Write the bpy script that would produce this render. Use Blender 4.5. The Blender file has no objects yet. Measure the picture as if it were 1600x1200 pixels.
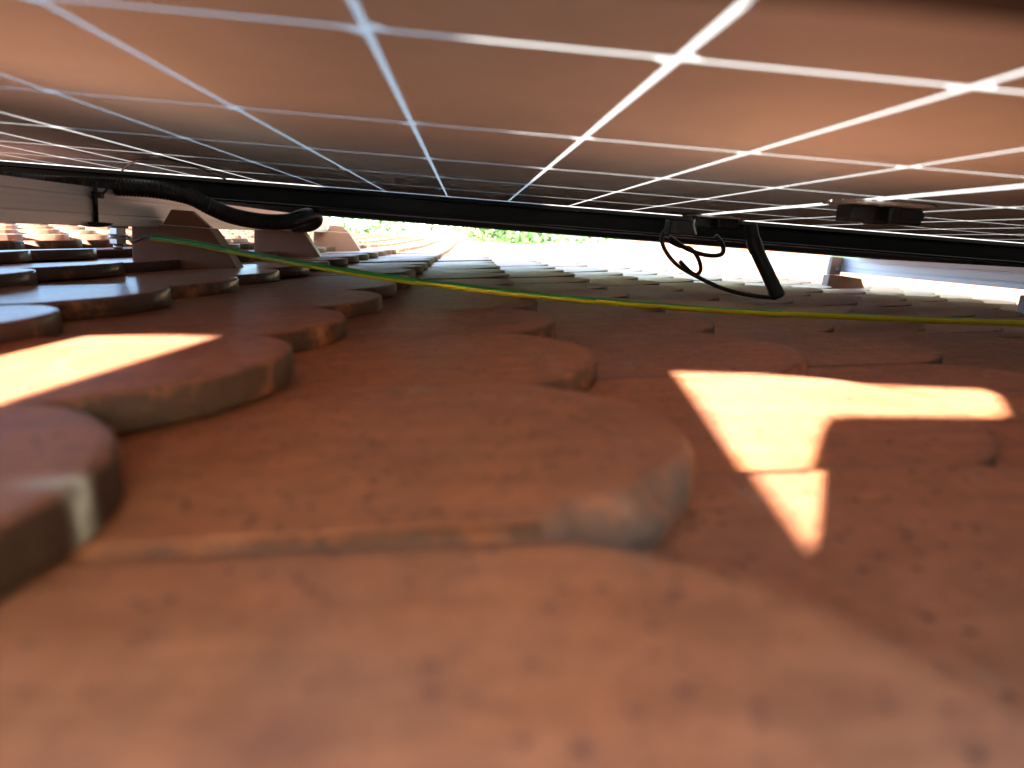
import bpy, bmesh, math, random
from mathutils import Vector, Matrix, noise
rad = math.radians
sc = bpy.context.scene
COL = sc.collection

# ------------------------------------------------------------------ camera, sky, sun, exposure
# Everything is laid out in ROOF coordinates (X down the slope, Y along the courses, Z off the
# roof, lens at the origin, metres) and pitched into the world by PITCH at the very end.
PITCH = Matrix.Rotation(rad(40), 4, 'Y')
F = 1150.0                                   # focal length in pixels of a 1600 px wide frame
yv = Vector((-71, 231, -F)).normalized()     # roof Y axis seen in camera space
zv = Vector((.077, 1, .196)); zv = (zv - yv * zv.dot(yv)).normalized()
xv = yv.cross(zv)
ROOF2CAM = Matrix((xv, yv, zv)).transposed()  # columns = roof axes in camera space
CAM2ROOF = ROOF2CAM.transposed()
cam_d = bpy.data.cameras.new('camera'); cam = bpy.data.objects.new('camera', cam_d); COL.objects.link(cam)
cam.matrix_world = PITCH @ CAM2ROOF.to_4x4()
cam_d.sensor_width = 36.0; cam_d.lens = F / 1600 * 36
cam_d.clip_start = .004; cam_d.clip_end = 2000
cam_d.dof.use_dof = True; cam_d.dof.focus_distance = 1.15; cam_d.dof.aperture_fstop = 7.2
sc.camera = cam

TO_SUN = Vector((-.137, -1, .237)).normalized()      # roof coordinates
sun_w = (PITCH.to_3x3() @ TO_SUN).normalized()
elev = math.asin(sun_w.z); azim = math.atan2(sun_w.x, sun_w.y)
world = bpy.data.worlds.new('World'); sc.world = world; world.use_nodes = True
wn = world.node_tree; wn.nodes.clear()
sky = wn.nodes.new('ShaderNodeTexSky'); sky.sky_type = 'NISHITA'; sky.sun_disc = False
sky.sun_elevation = elev; sky.sun_rotation = azim; sky.dust_density = .5; sky.ozone_density = 1.6
bg = wn.nodes.new('ShaderNodeBackground'); bg.inputs[1].default_value = .06
wo = wn.nodes.new('ShaderNodeOutputWorld')
wn.links.new(sky.outputs[0], bg.inputs[0]); wn.links.new(bg.outputs[0], wo.inputs[0])
sd = bpy.data.lights.new('sun', 'SUN'); sd.energy = 5.0; sd.angle = rad(.7); sd.color = (1, .93, .82)
sun = bpy.data.objects.new('sun', sd); COL.objects.link(sun)
sun.rotation_euler = sun_w.to_track_quat('Z', 'Y').to_euler()
sc.view_settings.view_transform = 'Standard'; sc.view_settings.look = 'None'
sc.view_settings.gamma = 1; sc.view_settings.exposure = 4.85
sc.render.engine = 'CYCLES'
sc.cycles.max_bounces = 10; sc.cycles.diffuse_bounces = 6; sc.cycles.glossy_bounces = 6
sc.cycles.use_denoising = True
sc.cycles.sample_clamp_indirect = 6

# ------------------------------------------------------------------ helpers
WORLD_OBJS = set()                            # objects given in world coordinates already

def at(px, py, d):
    """roof point seen at photo pixel (px,py), at depth d along the courses"""
    v = CAM2ROOF @ Vector((px - 800, 600 - py, -F))
    return v * (d / v.y)

def tag(o, label=None, cat=None, group=None, kind=None):
    if label: o['label'] = label
    if cat: o['category'] = cat
    if group: o['group'] = group
    if kind: o['kind'] = kind
    return o

def obj(name, bm, mats, parent=None, loc=None):
    me = bpy.data.meshes.new(name); bm.to_mesh(me); bm.free()
    for m in (mats if isinstance(mats, (list, tuple)) else [mats]): me.materials.append(m)
    o = bpy.data.objects.new(name, me); COL.objects.link(o)
    if parent: o.parent = parent
    if loc is not None: o.location = loc
    return o

def empty(name, loc=(0, 0, 0)):
    o = bpy.data.objects.new(name, None); COL.objects.link(o); o.location = loc
    o.empty_display_size = .02
    return o

def box(bm, x0, x1, y0, y1, z0, z1, mi=0, bev=0):
    r = bmesh.ops.create_cube(bm, size=1)
    vs = r['verts']
    for v in vs:
        v.co = Vector(((x0 + x1) / 2 + v.co.x * (x1 - x0), (y0 + y1) / 2 + v.co.y * (y1 - y0), (z0 + z1) / 2 + v.co.z * (z1 - z0)))
    fs = {f for v in vs for f in v.link_faces}
    for f in fs: f.material_index = mi
    if bev:
        es = list({e for v in vs for e in v.link_edges})
        r = bmesh.ops.bevel(bm, geom=es, offset=bev, segments=2, profile=.5, affect='EDGES')
        for f in r['faces']: f.material_index = mi; f.smooth = True

def tube(bm, pts, r, n=10, mi=0, cap=True, twist=None, radii=None):
    """round tube along a polyline; twist(i,k)->material index"""
    P = [Vector(p) for p in pts]; rings = []
    up = Vector((.13, .21, 1)).normalized(); prev = None
    for i, p in enumerate(P):
        t = (P[min(i + 1, len(P) - 1)] - P[max(i - 1, 0)]).normalized()
        a = (up - t * up.dot(t)) if prev is None else (prev - t * prev.dot(t))
        a.normalize(); prev = a; b = t.cross(a)
        rr = radii[i] if radii else r
        rings.append([bm.verts.new(p + (a * math.cos(2 * math.pi * k / n) + b * math.sin(2 * math.pi * k / n)) * rr) for k in range(n)])
    for i in range(len(rings) - 1):
        for k in range(n):
            f = bm.faces.new((rings[i][k], rings[i][(k + 1) % n], rings[i + 1][(k + 1) % n], rings[i + 1][k]))
            f.smooth = True; f.material_index = twist(i, k) if twist else mi
    if cap:
        bm.faces.new(rings[0][::-1]).material_index = mi
        bm.faces.new(rings[-1]).material_index = mi

def spline(ctrl, n=12):
    P = [Vector(c) for c in ctrl]; out = []
    for i in range(len(P) - 1):
        p0, p1, p2, p3 = P[max(i - 1, 0)], P[i], P[i + 1], P[min(i + 2, len(P) - 1)]
        for k in range(n):
            t = k / n
            out.append(.5 * ((2 * p1) + (p2 - p0) * t + (2 * p0 - 5 * p1 + 4 * p2 - p3) * t * t + (3 * p1 - p0 - 3 * p2 + p3) * t ** 3))
    out.append(P[-1]); return out

def cyl(bm, p, q, r, n=16, mi=0, r2=None):
    p, q = Vector(p), Vector(q); t = (q - p).normalized()
    a = t.orthogonal().normalized(); b = t.cross(a)
    r2 = r if r2 is None else r2
    A = [bm.verts.new(p + (a * math.cos(2 * math.pi * k / n) + b * math.sin(2 * math.pi * k / n)) * r) for k in range(n)]
    B = [bm.verts.new(q + (a * math.cos(2 * math.pi * k / n) + b * math.sin(2 * math.pi * k / n)) * r2) for k in range(n)]
    for k in range(n):
        f = bm.faces.new((A[k], A[(k + 1) % n], B[(k + 1) % n], B[k])); f.smooth = n > 8; f.material_index = mi
    bm.faces.new(A[::-1]).material_index = mi; bm.faces.new(B).material_index = mi

def prism(bm, prof, y0, y1, taper=0, mi=0, bev=0):
    """XZ outline extruded along Y"""
    cx = sum(p[0] for p in prof) / len(prof)
    A = [bm.verts.new((x, y0, z)) for x, z in prof]; B = [bm.verts.new((cx + (x - cx) * (1 - taper), y1, z)) for x, z in prof]
    n = len(prof); fs = [bm.faces.new(A), bm.faces.new(B[::-1])]
    for k in range(n): fs.append(bm.faces.new((A[(k + 1) % n], A[k], B[k], B[(k + 1) % n])))
    for f in fs: f.material_index = mi
    if bev:
        es = list({e for f in fs for e in f.edges})
        bmesh.ops.bevel(bm, geom=es, offset=bev, segments=2, profile=.5, affect='EDGES')
    bmesh.ops.recalc_face_normals(bm, faces=bm.faces)

# ------------------------------------------------------------------ materials
class NT:
    def __init__(s, name):
        s.m = bpy.data.materials.new(name); s.m.use_nodes = True
        s.t = s.m.node_tree; s.p = s.t.nodes['Principled BSDF']
    def n(s, ty, **kw):
        o = s.t.nodes.new(ty)
        for k, v in kw.items():
            if k.startswith('i_'):
                key = k[2:]; o.inputs[int(key) if key.isdigit() else key.replace('_', ' ')].default_value = v
            else: setattr(o, k, v)
        return o
    def l(s, a, b): s.t.links.new(a, b)
    def ramp(s, fac, stops):
        r = s.n('ShaderNodeValToRGB'); e = r.color_ramp.elements
        while len(e) < len(stops): e.new(.5)
        for el, (p, c) in zip(e, stops): el.position = p; el.color = c if len(c) == 4 else (*c, 1)
        s.l(fac, r.inputs[0]); return r.outputs[0]
    def mix(s, fac, a, b, mode='MIX'):
        m = s.n('ShaderNodeMix', data_type='RGBA', blend_type=mode)
        if isinstance(fac, (int, float)): m.inputs[0].default_value = fac
        else: s.l(fac, m.inputs[0])
        for v, i in ((a, 6), (b, 7)):
            if isinstance(v, tuple): m.inputs[i].default_value = (*v, 1)
            else: s.l(v, m.inputs[i])
        return m.outputs[2]
    def noise(s, vec, scale, detail=4, rough=.55):
        o = s.n('ShaderNodeTexNoise'); o.inputs['Scale'].default_value = scale; o.inputs['Detail'].default_value = detail
        o.inputs['Roughness'].default_value = rough; s.l(vec, o.inputs['Vector']); return o.outputs[0]
    def set(s, **kw):
        for k, v in kw.items():
            k = k.replace('_', ' '); v = (*v, 1) if isinstance(v, tuple) and len(v) == 3 else v
            s.p.inputs[k].default_value = v
        return s
    def bump(s, h, strength, dist):
        b = s.n('ShaderNodeBump'); b.inputs['Strength'].default_value = strength; b.inputs['Distance'].default_value = dist
        s.l(h, b.inputs['Height']); s.l(b.outputs[0], s.p.inputs['Normal'])

def plain(name, col, rough=.5, metal=0.0, var=.12, scale=60, **kw):
    m = NT(name).set(Roughness=rough, Metallic=metal, **kw)
    tc = m.n('ShaderNodeTexCoord'); f = m.noise(tc.outputs['Object'], scale)
    lo = tuple(c * (1 - var) for c in col); hi = tuple(min(1, c * (1 + var)) for c in col)
    m.l(m.ramp(f, [(.3, lo), (.7, hi)]), m.p.inputs['Base Color']); return m.m

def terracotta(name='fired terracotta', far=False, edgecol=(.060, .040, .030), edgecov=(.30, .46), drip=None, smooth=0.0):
    m = NT(name); geo = m.n('ShaderNodeNewGeometry'); tc = m.n('ShaderNodeTexCoord')
    info = m.n('ShaderNodeObjectInfo')
    rnd = m.n('ShaderNodeAttribute', attribute_name='tile_tone').outputs['Fac'] if far else info.outputs['Random']
    # shift object coordinates per tile so no two tiles carry the same marks
    add = m.n('ShaderNodeVectorMath', operation='MULTIPLY_ADD')
    comb = m.n('ShaderNodeCombineXYZ'); m.l(rnd, comb.inputs[0]); m.l(rnd, comb.inputs[1]); m.l(rnd, comb.inputs[2])
    m.l(comb.outputs[0], add.inputs[0]); add.inputs[1].default_value = (37, 19, 53); m.l(tc.outputs['Object'], add.inputs[2])
    v = add.outputs[0]
    base = m.ramp(rnd, [(0, (.295, .096, .042)), (.35, (.350, .120, .053)), (.7, (.380, .140, .066)), (1, (.320, .114, .060))])
    clouds = m.noise(v, 16, 5, .6)
    c = m.mix(m.ramp(clouds, [(.38, (0, 0, 0)), (.66, (1, 1, 1))]), base, (.425, .172, .082))
    # cross grain left by extrusion (runs along the tile's length)
    mp = m.n('ShaderNodeMapping'); mp.inputs['Scale'].default_value = (6, 150, 40); m.l(v, mp.inputs[0])
    grain = m.noise(mp.outputs[0], 1.0, 3, .6)
    c = m.mix(.32, c, m.ramp(grain, [(.3, (.20, .062, .028)), (.7, (.46, .17, .085))]))
    fine = m.noise(v, 75, 6, .75)
    c = m.mix(.45, c, m.ramp(fine, [(.34, (.45, .42, .44)), (.66, (1.45, 1.40, 1.35))]), 'MULTIPLY')
    # grey-violet bloom
    bl = m.noise(v, 9, 6, .65)
    c = m.mix(m.ramp(bl, [(.46, (0, 0, 0)), (.68, (.48, .48, .48))]), c, (.225, .105, .085))
    # dark specks
    vor = m.n('ShaderNodeTexVoronoi'); vor.inputs['Scale'].default_value = 150; m.l(v, vor.inputs['Vector'])
    sp = m.ramp(vor.outputs['Distance'], [(.10, (1, 1, 1)), (.30, (0, 0, 0))])
    gate = m.ramp(m.noise(v, 38, 2), [(.40, (0, 0, 0)), (.52, (.95, .95, .95))])
    spk = m.n('ShaderNodeMath', operation='MULTIPLY'); m.l(sp, spk.inputs[0]); m.l(gate, spk.inputs[1])
    c = m.mix(spk.outputs[0], c, (.075, .034, .032))
    # pale lime scuffs
    mp2 = m.n('ShaderNodeMapping'); mp2.inputs['Scale'].default_value = (30, 9, 20); m.l(v, mp2.inputs[0])
    sc_ = m.ramp(m.noise(mp2.outputs[0], 1.6, 5, .7), [(.60, (0, 0, 0)), (.74, (.55, .55, .55))])
    c = m.mix(sc_, c, (.42, .27, .21))
    # weathered grey edge, darkened further to stand in for shade on the rims
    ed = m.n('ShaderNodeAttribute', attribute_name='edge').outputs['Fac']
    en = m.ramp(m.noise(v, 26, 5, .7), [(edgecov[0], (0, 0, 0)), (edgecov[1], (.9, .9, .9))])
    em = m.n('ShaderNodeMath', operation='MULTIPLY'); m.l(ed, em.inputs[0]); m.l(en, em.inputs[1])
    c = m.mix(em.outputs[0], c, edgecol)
    if drip:                                   # a lime run down the tile's edge
        sx = m.n('ShaderNodeSeparateXYZ'); m.l(tc.outputs['Object'], sx.inputs[0])
        wob = m.n('ShaderNodeMath', operation='MULTIPLY_ADD'); m.l(m.noise(tc.outputs['Object'], 130, 3), wob.inputs[0]); wob.inputs[1].default_value = .010; m.l(sx.outputs[1], wob.inputs[2])
        dd = m.n('ShaderNodeMath', operation='SUBTRACT'); m.l(wob.outputs[0], dd.inputs[0]); dd.inputs[1].default_value = drip[1] + .005
        ab = m.n('ShaderNodeMath', operation='ABSOLUTE'); m.l(dd.outputs[0], ab.inputs[0])
        xm = m.n('ShaderNodeMapRange'); m.l(sx.outputs[0], xm.inputs[0]); xm.inputs[1].default_value = drip[0] - .014; xm.inputs[2].default_value = drip[0]
        bm_ = m.ramp(ab.outputs[0], [(.0016, (.9, .9, .9)), (.0048, (0, 0, 0))])
        mm = m.n('ShaderNodeMath', operation='MULTIPLY'); m.l(bm_, mm.inputs[0]); m.l(xm.outputs[0], mm.inputs[1])
        c = m.mix(mm.outputs[0], c, (.56, .55, .47))
    m.l(c, m.p.inputs['Base Color'])
    m.l(m.ramp(clouds, [(.3, (.46, .46, .46)), (.7, (.62, .62, .62))]), m.p.inputs['Roughness'])
    m.p.inputs['Specular IOR Level'].default_value = .2
    if smooth: m.p.inputs['Coat Weight'].default_value = smooth; m.p.inputs['Coat Roughness'].default_value = .20; m.p.inputs['Coat IOR'].default_value = 1.5
    h = m.n('ShaderNodeMath', operation='MULTIPLY_ADD'); m.l(grain, h.inputs[0]); h.inputs[1].default_value = .6
    m.l(m.noise(v, 420, 4, .7), h.inputs[2])
    m.bump(h.outputs[0], .5, .0009)
    return m.m

M = {}
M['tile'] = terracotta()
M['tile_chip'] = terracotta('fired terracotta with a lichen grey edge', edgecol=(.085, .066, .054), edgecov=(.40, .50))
M['tile_drip'] = terracotta('fired terracotta with a shade-darkened edge and lime run', edgecol=(.014, .011, .009), edgecov=(.12, .30), drip=(-.004, .005))  # near-black edge colour stands in for shade on the rim
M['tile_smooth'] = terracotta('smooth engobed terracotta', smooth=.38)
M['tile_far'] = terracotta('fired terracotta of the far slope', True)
M['hook'] = plain('brick red powder coat', (.25, .105, .052), .5, var=.10, scale=25)
M['black'] = plain('black anodised frame', (.005, .005, .005), .5, var=.2, Specular_IOR_Level=.12)
M['plastic'] = plain('black plastic', (.014, .014, .015), .45, var=.25)
M['rubber'] = plain('black cable sheath', (.016, .015, .015), .38, var=.2)
M['steel'] = plain('stainless steel', (.62, .61, .60), .22, 1.0, .06)
M['silicone'] = plain('white silicone', (.72, .71, .66), .4, var=.06)
M['green'] = plain('green insulation', (.045, .30, .04), .38, var=.08)
M['yellow'] = plain('yellow insulation', (.75, .62, .02), .38, var=.06)
M['wood'] = plain('roof boarding', (.22, .14, .08), .8, scale=8)
M['render'] = plain('house render', (.62, .57, .48), .9, scale=3)
M['soil'] = plain('lawn soil', (.06, .085, .03), .95, var=.35, scale=1.5)
M['bark'] = plain('bark', (.10, .075, .055), .9, var=.3, scale=9)

def aluminium():
    m = NT('mill finish aluminium').set(Metallic=1.0, Roughness=.36)
    tc = m.n('ShaderNodeTexCoord'); mp = m.n('ShaderNodeMapping'); mp.inputs['Scale'].default_value = (900, 3, 900)
    m.l(tc.outputs['Object'], mp.inputs[0]); f = m.noise(mp.outputs[0], 1, 3)
    m.l(m.ramp(f, [(.3, (.60, .60, .60)), (.7, (.76, .76, .75))]), m.p.inputs['Base Color'])
    m.l(m.ramp(f, [(.3, (.46, .46, .46)), (.7, (.62, .62, .62))]), m.p.inputs['Roughness']); return m.m
M['alu'] = aluminium()

def glass_back(name, col, var, rough):
    m = NT(name).set(Roughness=.5, Coat_Weight=.28, Coat_Roughness=rough, Coat_IOR=1.5)
    m.p.inputs['Specular IOR Level'].default_value = .1
    tc = m.n('ShaderNodeTexCoord'); f = m.noise(tc.outputs['Object'], 11, 6, .65)
    lo = tuple(c * (1 - var) for c in col); hi = tuple(c * (1 + var) for c in col)
    m.l(m.ramp(f, [(.3, lo), (.7, hi)]), m.p.inputs['Base Color']); return m.m
M['cell'] = glass_back('rear of silicon cells under glass', (.55, .655, .69), .10, .40)
def clear_gap():
    m = NT('frosted clear gap between the cells').set(Base_Color=(.30, .30, .29), Roughness=.5, Coat_Weight=.28, Coat_Roughness=.2)
    t = m.n('ShaderNodeBsdfTranslucent'); t.inputs[0].default_value = (.26, .26, .255, 1)
    ms = m.n('ShaderNodeMixShader'); ms.inputs[0].default_value = .6
    m.l(m.p.outputs[0], ms.inputs[1]); m.l(t.outputs[0], ms.inputs[2]); m.l(ms.outputs[0], m.t.nodes['Material Output'].inputs[0]); return m.m
M['grid'] = clear_gap()
M['ribbon'] = plain('tinned ribbon', (.42, .45, .44), .3, .6)

def leafmat(name, a, b):
    m = NT(name).set(Roughness=.5); geo = m.n('ShaderNodeNewGeometry')
    m.l(m.ramp(geo.outputs['Random Per Island'], [(0, a), (1, b)]), m.p.inputs['Base Color'])
    m.p.inputs['Subsurface Weight'].default_value = 0
    t = m.n('ShaderNodeBsdfTranslucent'); t.inputs[0].default_value = (b[0] * 1.3, b[1] * 1.5, b[2], 1)
    ms = m.n('ShaderNodeMixShader'); ms.inputs[0].default_value = .3
    out = m.t.nodes['Material Output']
    m.l(m.p.outputs[0], ms.inputs[1]); m.l(t.outputs[0], ms.inputs[2]); m.l(ms.outputs[0], out.inputs[0]); return m.m
M['leaf'] = leafmat('green leaves', (.018, .055, .012), (.060, .125, .028))
M['leaf2'] = leafmat('pale green leaves', (.025, .070, .02), (.075, .14, .04))

# ------------------------------------------------------------------ the roof of plain tiles
TW, TL, TT = .180, .380, .0140       # tile width (pitch), length, thickness
EXP = .158                           # exposed length of a course
TIPX0, JOINT0 = .0797, .152          # tip of the course under the lens, one of its joints
ZTIP = -.061
SLOPE = (TT + .0006) / EXP

def roof_z(x, y):
    """gentle sag of an old roof and the eyebrow swelling far down the slope"""
    g = .30 * math.exp(-((x - 2.6) / 1.1) ** 2 - ((y - 7.6) / 1.7) ** 2)
    g += .075 * math.exp(-((x - .75) / .38) ** 2 - ((y - 4.9) / .7) ** 2)
    k = max(0, min(1, (y - 2.2) / 2))
    g += k * .006 * math.sin(y * 1.3 + x * .9)
    return g

def tile_outline(n, rng, rough):
    R = .098; half = TW / 2 - .0012; cx = -R
    a0 = math.asin(half / R); pts = []
    for i in range(n + 1):
        a = a0 - 2 * a0 * i / n
        pts.append(Vector((cx + R * math.cos(a), R * math.sin(a), 0)))
    pts.append(Vector((-TL, -half, 0)))
    pts.append(Vector((-TL, half, 0)))
    return pts

def tile_mesh(bm, n=40, bev=.0028, seed=0, rough=1.0, T=Matrix.Identity(4), tone=0, chip=None, attrs=True):
    rng = random.Random(seed)
    out = tile_outline(n, rng, rough)
    # refine the straight sides so they can be uneven
    pts = list(out)
    N = len(pts)
    nrm = []
    for i in range(N):
        t = (pts[(i + 1) % N] - pts[i - 1]).normalized(); nrm.append(Vector((-t.y, t.x, 0)))
    # outline runs clockwise seen from above -> left normal points outwards; make sure
    cen = sum(pts, Vector()) / N
    nrm = [m if m.dot(p - cen) > 0 else -m for m, p in zip(nrm, pts)]
    edge = bm.verts.layers.float.get('edge') or bm.verts.layers.float.new('edge')
    tl = bm.verts.layers.float.get('tile_tone') or bm.verts.layers.float.new('tile_tone')
    off = Vector((seed * 7.3, seed * 3.1, seed))
    wob = [noise.noise((p * 40) + off) * .0010 * rough + noise.noise((p * 160) + off) * .00045 * rough for p in pts]
    b = []
    for p in pts:
        e = bev * (1 + .5 * noise.noise(p * 55 + off) * rough)
        if chip:
            cx_, cy_, cr, ca = chip
            d = math.hypot(p.x - cx_, p.y - cy_)
            if d < cr: e += ca * (1 - (d / cr) ** 2) ** 1.2 * max(.4, .85 + .55 * noise.noise(p * 48 + off) + .18 * noise.noise(p * 170 + off))
        b.append(max(.0006, e))
    def ring(inset, z, ew):
        r = []
        for p, m, w, e in zip(pts, nrm, wob, b):
            k_ = max(.12, min(1, (e - bev * 1.4) / .002)) if chip else 1
            q = p + m * (w - inset(e)); q.z = z(e) + noise.noise(q * 30 + off) * .0003 * rough
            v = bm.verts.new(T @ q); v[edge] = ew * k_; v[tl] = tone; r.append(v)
        return r
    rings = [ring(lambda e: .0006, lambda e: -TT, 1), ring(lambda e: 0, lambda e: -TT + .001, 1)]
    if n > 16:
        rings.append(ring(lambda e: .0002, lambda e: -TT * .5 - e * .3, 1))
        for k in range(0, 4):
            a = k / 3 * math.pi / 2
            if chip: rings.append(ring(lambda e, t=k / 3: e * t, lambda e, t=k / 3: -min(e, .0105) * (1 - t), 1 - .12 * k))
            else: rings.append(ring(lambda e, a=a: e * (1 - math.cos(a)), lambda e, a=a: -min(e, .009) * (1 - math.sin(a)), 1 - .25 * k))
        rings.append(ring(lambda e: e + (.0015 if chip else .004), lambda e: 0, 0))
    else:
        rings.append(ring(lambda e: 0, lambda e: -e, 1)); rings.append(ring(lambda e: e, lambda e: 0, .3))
    for A, B in zip(rings, rings[1:]):
        for i in range(N):
            f = bm.faces.new((A[(i + 1) % N], A[i], B[i], B[(i + 1) % N])); f.smooth = n > 16
    bm.faces.new(rings[0]); f = bm.faces.new(rings[-1][::-1]); f.smooth = n > 16

NUDGE = {(0, -1): (.003, .002, .0034, .000), (0, 0): (-.003, 0, .0016, .000), (-1, -1): (-.003, 0, .003, .005), (-1, 0): (.001, 0, .003, .004)}

def tile_matrix(ci, k):
    """tip position and attitude of tile k of course ci (ci counts down the slope)"""
    rng = random.Random(ci * 1009 + k * 31 + 5)
    x = TIPX0 + EXP * ci + rng.uniform(-.0028, .0028)
    y = JOINT0 + TW * (k + .5) + (TW / 2 if ci % 2 else 0) + rng.uniform(-.0006, .0006)
    h = .02
    gx = (roof_z(x, y) - roof_z(x - .165, y)) / .165; gy = (roof_z(x, y + h) - roof_z(x, y - h)) / (2 * h)
    z = ZTIP + roof_z(x, y) + rng.uniform(-.0012, .0012)
    if (ci, k) in NUDGE: dx, dy, dz, roll = NUDGE[(ci, k)]; x += dx; y += dy; z += dz
    s = SLOPE + gx + rng.uniform(-.001, .010)
    X = Vector((1, 0, s)).normalized(); Z = X.cross(Vector((0, 1, gy + (roll if (ci, k) in NUDGE else (.009 if y < 1.0 else 0) + rng.uniform(-.005, .007))))).normalized(); Y = Z.cross(X)
    Mt = Matrix((X, Y, Z)).transposed().to_4x4() @ Matrix.Rotation(rng.uniform(-.005, .005), 4, 'Z')
    Mt.translation = Vector((x, y, z)); return Mt

X0, X1, Y0, Y1 = -3.4, 4.6, -3.2, 11.5
tiles = []
for ci in range(int((X0 - TIPX0) / EXP), int((X1 - TIPX0) / EXP) + 1):
    for k in range(int((Y0 - JOINT0) / TW), int((Y1 - JOINT0) / TW) + 1):
        tiles.append((ci, k))

def screen(p):
    c = ROOF2CAM @ p
    if c.z > -.02: return None
    return 800 + c.x / -c.z * F, 600 - c.y / -c.z * F

def footprint(ci, k):
    """rough area of a tile's uncovered part in the photo"""
    Mt = tile_matrix(ci, k); qs = []
    for a in (-.16, -.11, -.05, 0):
        for b_ in (-.088, -.044, 0, .044, .088):
            if a > -.03 and abs(b_) > .07: continue
            qs.append(Mt @ Vector((a, b_, 0)))
    ps = [screen(q) for q in qs if q.y > .03]
    ps = [p for p in ps if p]
    if not ps: return 0
    cx = [min(1600, max(0, p[0])) for p in ps]; cy = [min(1200, max(330, p[1])) for p in ps]
    if not any(-60 < p[0] < 1660 and p[1] < 1290 for p in ps): return 0
    return (max(cx) - min(cx)) * (max(cy) - min(cy) + 1)

rank = sorted(tiles, key=lambda t: -footprint(*t))
single = [t for t in rank[:300] if footprint(*t) > 0]
sset = set(single)
variants = []
for s in range(8):
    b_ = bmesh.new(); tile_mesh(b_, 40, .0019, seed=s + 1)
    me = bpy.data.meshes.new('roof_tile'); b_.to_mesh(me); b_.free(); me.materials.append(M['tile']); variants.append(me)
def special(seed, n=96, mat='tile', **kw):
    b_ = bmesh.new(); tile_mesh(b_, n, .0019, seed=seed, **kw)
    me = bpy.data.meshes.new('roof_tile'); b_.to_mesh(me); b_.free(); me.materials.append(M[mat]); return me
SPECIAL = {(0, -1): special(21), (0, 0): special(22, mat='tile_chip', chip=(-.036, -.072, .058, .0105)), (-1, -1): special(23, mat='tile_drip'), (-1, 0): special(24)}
LABELS = {
 (0, -1): 'largest terracotta tile, blurred and dark speckled, across the bottom of the photo',
 (0, 0): 'round ended terracotta tile in the middle with a grey chipped edge',
 (-1, -1): 'dark edged terracotta tile cut off by the left border with a pale drip mark',
 (-1, 0): 'terracotta tile at left crossed by a bright streak of sun',
}
ZONE_LABEL = {
 'near': 'terracotta roof tile in the shade under the solar panel, short of the earth cable',
 'left': 'terracotta roof tile with bluish sheen up the slope beside the left mounting rail',
 'far': 'small terracotta roof tile on the open slope beyond the panel frame',
}
smooth_variants = []
for me in variants[:5]:
    m2 = me.copy(); m2.materials.clear(); m2.materials.append(M['tile_smooth']); smooth_variants.append(m2)
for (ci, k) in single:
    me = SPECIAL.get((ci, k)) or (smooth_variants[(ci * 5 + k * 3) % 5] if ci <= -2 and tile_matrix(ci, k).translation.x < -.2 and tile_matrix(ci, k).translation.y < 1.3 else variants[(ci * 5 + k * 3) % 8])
    o = bpy.data.objects.new('roof_tile', me); COL.objects.link(o)
    Mt = tile_matrix(ci, k); o.matrix_basis = Mt
    p = Mt.translation
    zone = 'far' if p.y > 1.12 else ('left' if p.x < -.42 else 'near')
    tag(o, LABELS.get((ci, k), ZONE_LABEL[zone]), 'roof tile', kind='thing', group='terracotta roof tiles ' + {'near': 'under the panel', 'left': 'beside the left rail', 'far': 'beyond the panel'}[zone])
b_ = bmesh.new()
for (ci, k) in tiles:
    if (ci, k) in sset: continue
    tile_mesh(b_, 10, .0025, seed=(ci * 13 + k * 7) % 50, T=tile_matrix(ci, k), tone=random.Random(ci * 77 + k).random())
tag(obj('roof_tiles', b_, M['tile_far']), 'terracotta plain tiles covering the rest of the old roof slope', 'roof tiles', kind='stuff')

# ------------------------------------------------------------------ the house under the tiles
house = empty('house', (0, 0, -.4))
b_ = bmesh.new(); box(b_, X0 - .1, X1 - .15, Y0 + .1, Y1 - .05, .22, .25); obj('roof_deck', b_, M['wood'], house)
tag(house, 'house carrying the terracotta tiled roof slope', 'house')

# ------------------------------------------------------------------ the solar panel
ZG = .057                                   # underside of the glass
PX, PY = .093, .184                         # cell pitches
XL0, YL0 = -.033, .233                      # one grid crossing
XM = XL0 + PX * 4 + .006                    # centre of the middle gap (where the junction boxes sit)
GAP = .0026; MID = .013
panel = empty('solar_panel', (XM, 0, ZG))
tag(panel, 'framed glass backed solar panel overhead with brown cells and white grid lines', 'solar panel')
PXA, PXB, PYA, PYB = XM - 1.139, XM + 1.139, .034, 1.180   # outer edges of the frame
def loc(o): o.location = Vector(o.location) - Vector(panel.location); return o
b_ = bmesh.new()
b_.faces.new([b_.verts.new(c) for c in ((PXA + .003, PYA + .003, ZG + .00003), (PXB - .003, PYA + .003, ZG + .00003), (PXB - .003, PYB - .003, ZG + .00003), (PXA + .003, PYB - .003, ZG + .00003))])
ch = .0062
for side in (-1, 1):
    for i in range(12):
        xa = XM + side * (.006 + PX * i) ; xb = xa + side * PX
        xa, xb = min(xa, xb) + GAP / 2, max(xa, xb) - GAP / 2
        for j in range(-1, 5):
            ya, yb = YL0 + PY * j + GAP / 2, YL0 + PY * (j + 1) - GAP / 2
            z = ZG
            q = [(xa, ya), (xb - ch, ya), (xb, ya + ch), (xb, yb), (xa + ch, yb), (xa, yb - ch)]
            f = b_.faces.new([b_.verts.new((x, y, z)) for x, y in q][::-1]); f.material_index = 1
            f = b_.faces.new([b_.verts.new((x, y, ZG + .00006)) for x, y in q]); f.material_index = 1
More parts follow.
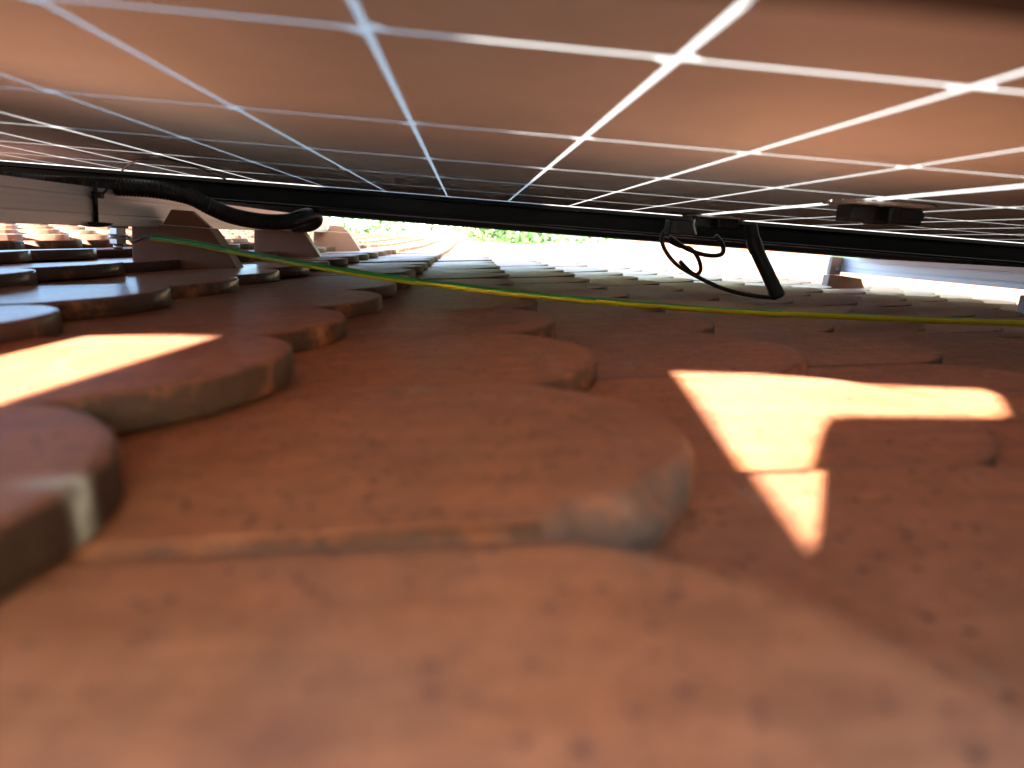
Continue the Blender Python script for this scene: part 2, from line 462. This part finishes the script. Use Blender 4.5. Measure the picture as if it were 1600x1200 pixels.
for j in range(-1, 5):
    ya, yb = YL0 + PY * j + .004, YL0 + PY * (j + 1) - .004
    q = [(XM - .0022, ya), (XM + .0022, ya), (XM + .0022, yb), (XM - .0022, yb)]
    f = b_.faces.new([b_.verts.new((x, y, ZG)) for x, y in q][::-1]); f.material_index = 2
loc(obj('back_glass', b_, [M['grid'], M['cell'], M['ribbon']], panel))
# frame: 40 mm tall black profile, lip over the glass, flange turned inwards at the bottom
b_ = bmesh.new()
ZT, ZB = ZG + .0065, ZG - .0335
def side(prof, a, c, axis):
    """prof: (inward distance, z) outline; runs from a to c along axis"""
    pts = []
    for u, z in prof: pts.append((u, z))
    A = []; B = []
    for u, z in pts:
        A.append(b_.verts.new(a(u) + Vector((0, 0, z)))); B.append(b_.verts.new(c(u) + Vector((0, 0, z))))
    n = len(pts); b_.faces.new(A); b_.faces.new(B[::-1])
    for i in range(n): b_.faces.new((A[(i + 1) % n], A[i], B[i], B[(i + 1) % n]))
prof = [(0, ZT), (.010, ZT), (.0115, ZT - .0012), (.0115, ZT - .0015), (.0022, ZT - .0017), (.0022, ZT - .0108), (.0125, ZT - .0108), (.0125, ZT - .0126),
        (.0040, ZT - .0140), (.0040, ZB + .0040), (.0375, ZB + .0034), (.0390, ZB + .0024), (.0390, ZB + .0008), (.0380, ZB), (.0012, ZB), (0, ZB + .0012)]
side(prof, lambda u: Vector((PXA + u, PYA + u, 0)), lambda u: Vector((PXB - u, PYA + u, 0)), 0)
side(prof, lambda u: Vector((PXB - u, PYA + u, 0)), lambda u: Vector((PXB - u, PYB - u, 0)), 1)
side(prof, lambda u: Vector((PXB - u, PYB - u, 0)), lambda u: Vector((PXA + u, PYB - u, 0)), 0)
side(prof, lambda u: Vector((PXA + u, PYB - u, 0)), lambda u: Vector((PXA + u, PYA + u, 0)), 1)
bmesh.ops.recalc_face_normals(b_, faces=b_.faces)
loc(obj('frame', b_, M['black'], panel))
# junction boxes along the middle gap
def junction(yc, rot=0):
    b = bmesh.new()
    box(b, -.010, .012, -.016, .012, -.0180, -.0015, 0, .0012)
    box(b, .019, .050, -.026, .020, -.0185, -.0015, 0, .0025)
    box(b, .010, .021, -.010, .010, -.014, -.0015, 0, .001)
    cyl(b, (.034, -.0262, -.010), (.034, -.0275, -.010), .0050, 14)
    for y in (-.012, .012): cyl(b, (.050, y, -.010), (.057, y, -.010), .004, 12)
    o = loc(obj('junction_box', b, M['plastic'], panel, (XM, yc, ZG)))
    b = bmesh.new(); rng = random.Random(int(yc * 100))
    pts = []
    for i in range(28):
        a = 2 * math.pi * i / 28; r = 1 + .10 * rng.uniform(-1, 1)
        pts.append((.020 + .042 * r * math.copysign(abs(math.cos(a)) ** .5, math.cos(a)), -.002 + .029 * r * math.copysign(abs(math.sin(a)) ** .5, math.sin(a))))
    A = [b.verts.new((x, y, -.0003)) for x, y in pts]; B = [b.verts.new((x * .95, y * .95, -.0030 - .0012 * rng.random())) for x, y in pts]
    b.faces.new(A); b.faces.new(B[::-1])
    for i in range(28):
        f = b.faces.new((A[(i + 1) % 28], A[i], B[i], B[(i + 1) % 28])); f.smooth = True
    bmesh.ops.recalc_face_normals(b, faces=b.faces)
    s = obj('silicone_bead', b, M['silicone'], o); return o
for yc in (.14, .66, 1.105): junction(yc)

# the next panel of the row starts a hand's breadth beyond the far frame
def copy_tree(o, parent=None):
    c = o.copy(); COL.objects.link(c); c.parent = parent
    for chd in list(o.children): copy_tree(chd, c)
    return c
nxt = copy_tree(panel); nxt.location.y += PYB - PYA + .020
for o_, dy_, lab_ in ((panel, 0, 'solar panel joining the right end of the overhead one'),):
    r_ = copy_tree(o_); r_.location.x += 2.30; r_.location.y += dy_; r_['label'] = lab_
nxt.scale.y = .76
nxt['label'] = 'farther solar panel whose black frame shows as a thin strip under the first frame'
# ------------------------------------------------------------------ rails under the panel
def rail(xc, y0, y1, label):
    b = bmesh.new()
    w, g = .020, .0194
    prof = [(-w, -.001), (-.0075, -.001), (-.0075, -.007), (.0075, -.007), (.0075, -.001), (w, -.001),
            (w, -.0105), (g, -.0111), (g, -.0136), (w, -.0142), (w, -.0300), (g, -.0306), (g, -.0326), (w, -.0332), (w, -.043), (.019, -.044),
            (.007, -.044), (.007, -.039), (-.007, -.039), (-.007, -.044), (-.019, -.044), (-w, -.043), (-w, -.0332), (-g, -.0326), (-g, -.0306), (-w, -.0300),
            (-w, -.0142), (-g, -.0136), (-g, -.0111), (-w, -.0105)]
    prism(b, prof, y0, y1)
    return tag(obj('mounting_rail', b, M['alu'], None, (xc, 0, ZB)), label, 'rail', 'aluminium rails under the panel')
XR1, XR2 = -.445, 1.13
rail(XR1, -1.3, 2.62, 'aluminium mounting rail behind the black conduit, glowing warm beige at left')
rail(XR2, -1.3, 2.85, 'aluminium mounting rail reflecting blue sky at right')

# ------------------------------------------------------------------ roof hooks (brick red brackets)
def hook_left(loc_, label):
    r = empty('roof_hook', loc_); z1 = ZB - .044 - loc_[2]
    b = bmesh.new()
    prism(b, [(-.072, 0), (.078, 0), (.034, .060), (-.072, .060)], -.030, .016, .05, 0, .0025)
    o = obj('base', b, M['hook'], r)
    b = bmesh.new()
    prism(b, [(-.034, .0606), (.033, .0606), (.006, .0606 + (z1 - .0606) + .026), (-.022, .0606 + (z1 - .0606) + .026)], -.020, -.006, .04, 0, .0015)
    o2 = obj('post', b, M['hook'], r)
    return tag(r, label, 'roof hook', 'brick red roof hooks')
def hook_right(loc_, label):
    r = empty('roof_hook', loc_); z1 = ZB - .044 - loc_[2]
    b = bmesh.new()
    prism(b, [(-.050, 0), (.072, 0), (.052, .042), (-.012, .046), (-.0475, .046)], -.026, .018, .05, 0, .002)
    obj('base', b, M['hook'], r)
    b = bmesh.new()
    prism(b, [(-.0465, .0466), (-.0125, .0466), (-.0125, z1 + .0435), (-.043, z1 + .0435)], -.022, -.002, .03, 0, .0015)
    obj('post', b, M['hook'], r)
    b = bmesh.new(); cyl(b, (-.026, -.0242, z1 + .010), (-.026, -.0222, z1 + .010), .0075, 6); obj('bolt_head', b, M['steel'], r)
    return tag(r, label, 'roof hook', 'brick red roof hooks')
hook_left((XR1 + .0545, 1.10, -.0765), 'nearest brick red roof hook beside the earthing bolt')
hook_left((XR1 + .0545, 1.70, -.0765), 'brick red roof hook under the bent end of the black conduit')
hook_left((XR1 + .0545, 2.34, -.0765), 'farthest brick red roof hook at the end of the beige rail')
hook_right((XR2 - .0085, 2.16, -.0765), 'brick red roof hook in front of the blue reflecting rail')
hook_right((XR2 - .0085, 1.355, -.0765), 'brick red roof hook cut off by the right border of the photo')

# end clamps at the panel's far edge
for xr, lab in ((XR1, 'clamp between the panels on the beige rail'), (XR2, 'clamp between the panels on the blue rail')):
    r = empty('mid_clamp', (xr, PYB + .001, ZB))
    b = bmesh.new(); prism(b, [(-.016, .0002), (.016, .0002), (.016, .0385), (-.016, .0385)], .0, .018, 0, 0, .001); obj('clamp_block', b, M['black'], r)
    b = bmesh.new(); cyl(b, (0, .009, .0385), (0, .009, .0465), .006, 6); obj('bolt', b, M['steel'], r)
    tag(r, lab, 'clamp', 'clamps on the rails')

# ------------------------------------------------------------------ earthing bolt and cable
bx, by = XR1, XR1 / at(184, 365, 1).x
zt = ZB - .044
r = empty('earthing_bolt', (bx, by, zt))
tag(r, 'stainless earthing bolt under the beige rail holding the green cable lug', 'bolt')
b = bmesh.new(); cyl(b, (0, 0, 0), (0, 0, -.0030), .0125, 20); obj('flange', b, M['steel'], r)
b = bmesh.new(); cyl(b, (0, 0, -.0032), (0, 0, -.0105), .0098, 6); obj('nut', b, M['steel'], r)
b = bmesh.new(); cyl(b, (0, 0, -.0107), (0, 0, -.0125), .0115, 20); obj('washer', b, M['steel'], r)
b = bmesh.new(); cyl(b, (0, 0, -.0150), (0, 0, -.0165), .0115, 20); obj('washer', b, M['steel'], r)
b = bmesh.new(); cyl(b, (0, 0, -.0167), (0, 0, -.0225), .0100, 6); obj('nut', b, M['steel'], r)
b = bmesh.new(); cyl(b, (0, 0, -.0227), (0, 0, -.0310), .0055, 16); obj('stud', b, M['steel'], r)

ctrl = [(237, 371, by), (300, 380, .97), (400, 399, .91), (500, 417, .855), (600, 433, .835), (700, 446, .825), (800, 458, .82),
        (900, 467.5, .82), (1000, 476, .825), (1100, 483, .83), (1200, 489, .835), (1300, 493.5, .84), (1400, 498, .845), (1500, 502, .85), (1600, 505, .855), (1750, 512, .87), (2000, 520, .89)]
pts = spline([at(*c) for c in ctrl], 10)
cab = empty('earth_cable', pts[0])
tag(cab, 'green and yellow earth cable strung low across the tiles', 'cable')
b = bmesh.new()
def stripe(i, k):
    ph = 2 * math.pi * (k + .5) / 20 + .45 + i * .011
    return 1 if math.cos(ph + 2.2) > .15 else 0
tube(b, [p - pts[0] for p in pts], .0040, 20, twist=stripe)
obj('sheath', b, [M['green'], M['yellow']], cab)
b = bmesh.new()
lug = Vector((bx, by, zt - .0138)) - pts[0]
cyl(b, lug + Vector((0, 0, .0010)), lug + Vector((0, 0, -.0010)), .0092, 18)
tube(b, spline([lug + Vector((.006, 0, 0)), lug + Vector((.014, 0, -.001)), lug + Vector((.020, 0, -.0040)), Vector((-.008, 0, .0004)), Vector((.003, 0, 0))], 5), .0026, 10)
obj('lug', b, M['steel'], cab)

# ------------------------------------------------------------------ corrugated conduit in front of the frame
ctrl = [(-260, 268, .80), (-120, 276, .84), (0, 283, .88), (80, 289, .91), (160, 291, .94), (240, 296, .97), (295, 307, .99), (330, 324, 1.0), (365, 338, 1.02), (410, 346, 1.05),
        (450, 346, 1.08), (474, 338, 1.12), (490, 336, 1.17), (493, 345, 1.22), (482, 352, 1.28), (462, 354, 1.34)]
base = spline([at(*c) for c in ctrl], 40)
L = [0.0]
for a, c in zip(base, base[1:]): L.append(L[-1] + (c - a).length)
step = .00105; path = []; s = 0; i = 0
while s < L[-1]:
    while L[i + 1] < s: i += 1
    t = (s - L[i]) / (L[i + 1] - L[i]); path.append(base[i].lerp(base[i + 1], t)); s += step
rr = [.0108 + .0011 * (1, 1, .2, -1, -1, .2)[j % 6] if False else (.0106 + .0005 * math.sin(j * 2 * math.pi / 4 + .4)) for j in range(len(path))]
b = bmesh.new(); o0 = path[0].copy()
tube(b, [p - o0 for p in path], .011, 18, radii=rr)
tag(obj('corrugated_conduit', b, M['plastic'], None, o0), 'black corrugated conduit sagging along the frame and curling back at its end', 'conduit')

# clip hanging from the conduit
cp = at(149, 300, .89)
r = empty('cable_clip', cp); tag(r, 'black plastic push clip gripping the conduit above the beige rail', 'clip')
b = bmesh.new(); cyl(b, (0, 0, .012), (0, 0, -.034), .0024, 12); obj('pin', b, M['plastic'], r)
b = bmesh.new(); box(b, -.008, .008, -.005, .005, -.0065, .0005, 0, .001); obj('collar', b, M['plastic'], r)
b = bmesh.new()
tube(b, spline([(-.0125, 0, .013), (-.0125, 0, .004), (-.006, 0, -.003)], 8), .0013, 8)
tube(b, spline([(.0125, 0, .013), (.0125, 0, .004), (.006, 0, -.003)], 8), .0013, 8); obj('jaw', b, M['plastic'], r)
b = bmesh.new()
rings = [(.0215, -.0335), (.0205, -.0350), (.013, -.0385), (.006, -.0395)]
prev = None
for rad_, z in rings:
    cur = [b.verts.new((rad_ * math.cos(2 * math.pi * k / 24) - .004, rad_ * math.sin(2 * math.pi * k / 24) * .8, z)) for k in range(24)]
    if prev:
        for k in range(24): b.faces.new((prev[k], prev[(k + 1) % 24], cur[(k + 1) % 24], cur[k])).smooth = True
    else: b.faces.new(cur[::-1])
    prev = cur
b.faces.new(prev); bmesh.ops.recalc_face_normals(b, faces=b.faces)
obj('foot', b, M['plastic'], r)

# ------------------------------------------------------------------ panel leads and plug hanging at the far junction box
def lead(ctrl, rad_=.0032, name='output_cable', parent=panel):
    pts = spline([at(*c) for c in ctrl], 12); b = bmesh.new()
    tube(b, pts, rad_, 10); return loc(obj(name, b, M['rubber'], parent))
c1 = lead([(1062, 352, 1.115), (1042, 358, 1.12), (1034, 372, 1.12), (1040, 392, 1.12), (1058, 414, 1.12), (1085, 430, 1.12), (1125, 449, 1.115), (1165, 460, 1.11), (1205, 465, 1.105)])
c2 = lead([(1038, 372, 1.13), (1060, 384, 1.135), (1078, 388, 1.14), (1090, 402, 1.14), (1095, 420, 1.14), (1088, 429, 1.13), (1078, 424, 1.13), (1062, 408, 1.13)])
c3 = lead([(1046, 370, 1.125), (1072, 388, 1.13), (1100, 398, 1.13), (1122, 399, 1.13), (1130, 393, 1.13), (1128, 380, 1.13), (1118, 368, 1.13)], .0036)
b = bmesh.new()
pA, pB, pC, pD = at(1172, 352, 1.125), at(1180, 385, 1.12), at(1203, 435, 1.11), at(1217, 466, 1.105)
ps = spline([pA, pB, pC, pD], 10)
n = len(ps); radii = []
for i in range(n):
    t = i / (n - 1); radii.append(.0104 + (.0012 if .25 < t < .4 else 0) + (.0010 if .8 < t < .95 else 0) - (.003 if t > .97 else 0))
tube(b, ps, .009, 12, radii=radii)
pl = loc(obj('plug', b, M['plastic'], panel))
b = bmesh.new()
ps = [at(1040, 360, 1.09), at(1085, 358, 1.09)]
box(b, at(1042, 355, 1.085).x, at(1084, 355, 1.085).x, 1.07, 1.10, at(1060, 367, 1.085).z, at(1060, 344, 1.085).z, 0, .002)
loc(obj('connector', b, M['plastic'], panel))
b = bmesh.new()
tube(b, spline([at(1086, 342, 1.065), at(1084, 352, 1.06), at(1088, 366, 1.06)], 6), .0012, 8)
loc(obj('cable_tie', b, M['silicone'], panel))
# thin wire looping over the frame's inner edge at left
lead([(190, 268, 1.04), (200, 258, .95), (220, 249, .82), (240, 246, .775), (258, 247, .745), (280, 252.5, .77), (320, 265.5, .88), (352, 280, 1.05)], .0012, 'wire')

# ------------------------------------------------------------------ unseen blockers added behind the lens to shape the sun patches
r = empty('shadow_blocker', (-.1145, -.43, -.074))  # added blocker out of view, outline shaped for the shadow it casts
b = bmesh.new(); prism(b, [(-.126, 0), (.1125, 0), (.1125, .240), (.0, .258), (.0, .60), (-.02, .62), (-.31, .62), (-.33, .60), (-.33, .285), (-.126, .246)], -.12, 0, 0, 0, .004)
obj('body', b, plain('matt black blocker', (.022, .022, .024), .9, scale=300), r)
b = bmesh.new(); tube(b, spline([(-.23, -.06, .618), (-.22, -.06, .66), (-.165, -.06, .675), (-.11, -.06, .66), (-.10, -.06, .618)], 8), .011, 10); obj('top_loop', b, M['rubber'], r)
tag(r, 'matt black blocker added behind the lens to shape the sun patches', 'light blocker')
BLOCK_R = [(.050, -.075), (.058, -.032), (.0725, -.0225), (.0955, -.0042), (.1151, .0097), (.123, .0142), (.135, .0158), (.228, .0205), (.240, .024), (.258, .036), (.264, .046), (.36, .046), (1.9, .040), (1.9, -.075)]  # added blockers, outlines drawn back along the sun from the lit patches
BLOCK_L = [(-1.7, -.075), (-1.7, .045), (-.272, .045), (-.262, -.006), (-.21, -.004), (-.185, -.010), (-.185, -.075)]
def case(name, prof, y0, y1, label, mat):
    b = bmesh.new(); A = [b.verts.new((x, y0, z)) for x, z in prof]; B = [b.verts.new((x, y1, z)) for x, z in prof]
    n = len(prof); b.faces.new(A); b.faces.new(B[::-1])
    for k in range(n): b.faces.new((A[(k + 1) % n], A[k], B[k], B[(k + 1) % n]))
    bmesh.ops.recalc_face_normals(b, faces=b.faces)
    return tag(obj(name, b, mat), label, 'trim board')

case('patch_blocker', BLOCK_R, -.055, -.030, 'long black blocker with a slanting end, added behind the lens to shape the sun patch', M['plastic'])
case('patch_blocker', BLOCK_L, -.055, -.030, 'long black blocker with a notched end, added up the slope behind the lens', M['plastic'])
# ------------------------------------------------------------------ ground and trees beyond the gable (world coordinates)
def world_obj(o): WORLD_OBJS.add(o.name); return o
b = bmesh.new()
bmesh.ops.create_grid(b, x_segments=40, y_segments=40, size=400)
o = obj('ground', b, M['soil'], None, (0, 0, -6.2)); tag(o, kind='structure'); world_obj(o)
b = bmesh.new(); box(b, -7, 3.0, Y0 + .3, Y1 - .3, -6.2, -3.0); o = obj('house_wall', b, M['render']); 
o.name = 'wall'; world_obj(o); WALL = o

def tree(x, y, h, rw, seed, label, mat):
    rng = random.Random(seed)
    root = empty('garden_tree', (x, y, -6.2)); world_obj(root); tag(root, label, 'tree', 'trees beyond the gable')
    b = bmesh.new()
    tube(b, [(0, 0, 0), (.1, .05, h * .3), (.05, -.05, h * .6), (0, 0, h * .9)], .2, 10, radii=[.24, .17, .11, .03])
    for i in range(9):
        a = rng.uniform(0, 6.28); z = h * rng.uniform(.3, .7); L_ = rw * rng.uniform(.6, .95)
        tube(b, [(.05, 0, z), (math.cos(a) * L_ * .5, math.sin(a) * L_ * .5, z + L_ * .3), (math.cos(a) * L_, math.sin(a) * L_, z + L_ * .45)], .05, 6, radii=[.07, .045, .012])
    obj('trunk', b, M['bark'], root)
    b = bmesh.new()
    cl = []
    for i in range(90):
        u = rng.uniform(-1, 1); a = rng.uniform(0, 6.28); q = math.sqrt(1 - u * u); rr_ = rng.uniform(.55, 1) ** .6
        cl.append(Vector((q * math.cos(a) * rw * rr_, q * math.sin(a) * rw * rr_, h * .52 + u * h * .46 * rr_)))
    for c in cl:
        for _ in range(150):
            d = Vector((rng.gauss(0, 1), rng.gauss(0, 1), rng.gauss(0, .8))) * (rw * .16)
            p = c + d; s_ = rng.uniform(.05, .10)
            nrm = Vector((rng.gauss(0, 1), rng.gauss(0, 1), rng.gauss(.6, 1))).normalized()
            a = nrm.orthogonal().normalized(); c2 = nrm.cross(a); th = rng.uniform(0, 6.28)
            u_, w_ = a * math.cos(th) + c2 * math.sin(th), c2 * math.cos(th) - a * math.sin(th)
            b.faces.new([b.verts.new(p + u_ * s_), b.verts.new(p + w_ * s_ * .5), b.verts.new(p - u_ * s_), b.verts.new(p - w_ * s_ * .5)])
    obj('crown', b, mat, root)
tree(-3.6, 17.5, 9.8, 2.4, 3, 'leafy green tree leftmost beyond the far roof edge', M['leaf'])
tree(-.6, 19.0, 9.0, 2.5, 5, 'pale green tree in the middle beyond the far roof edge', M['leaf2'])
tree(2.4, 17.8, 8.6, 2.3, 7, 'leafy green tree rightmost beyond the far roof edge', M['leaf'])

# ------------------------------------------------------------------ pitch everything laid out on the roof into the world
bpy.context.view_layer.update()
for o in list(COL.objects):
    if o.parent or o in (cam, sun) or o.name in WORLD_OBJS: continue
    o.matrix_basis = PITCH @ o.matrix_basis
bpy.context.view_layer.update()
WALL.parent = house; WALL.matrix_parent_inverse = house.matrix_world.inverted()
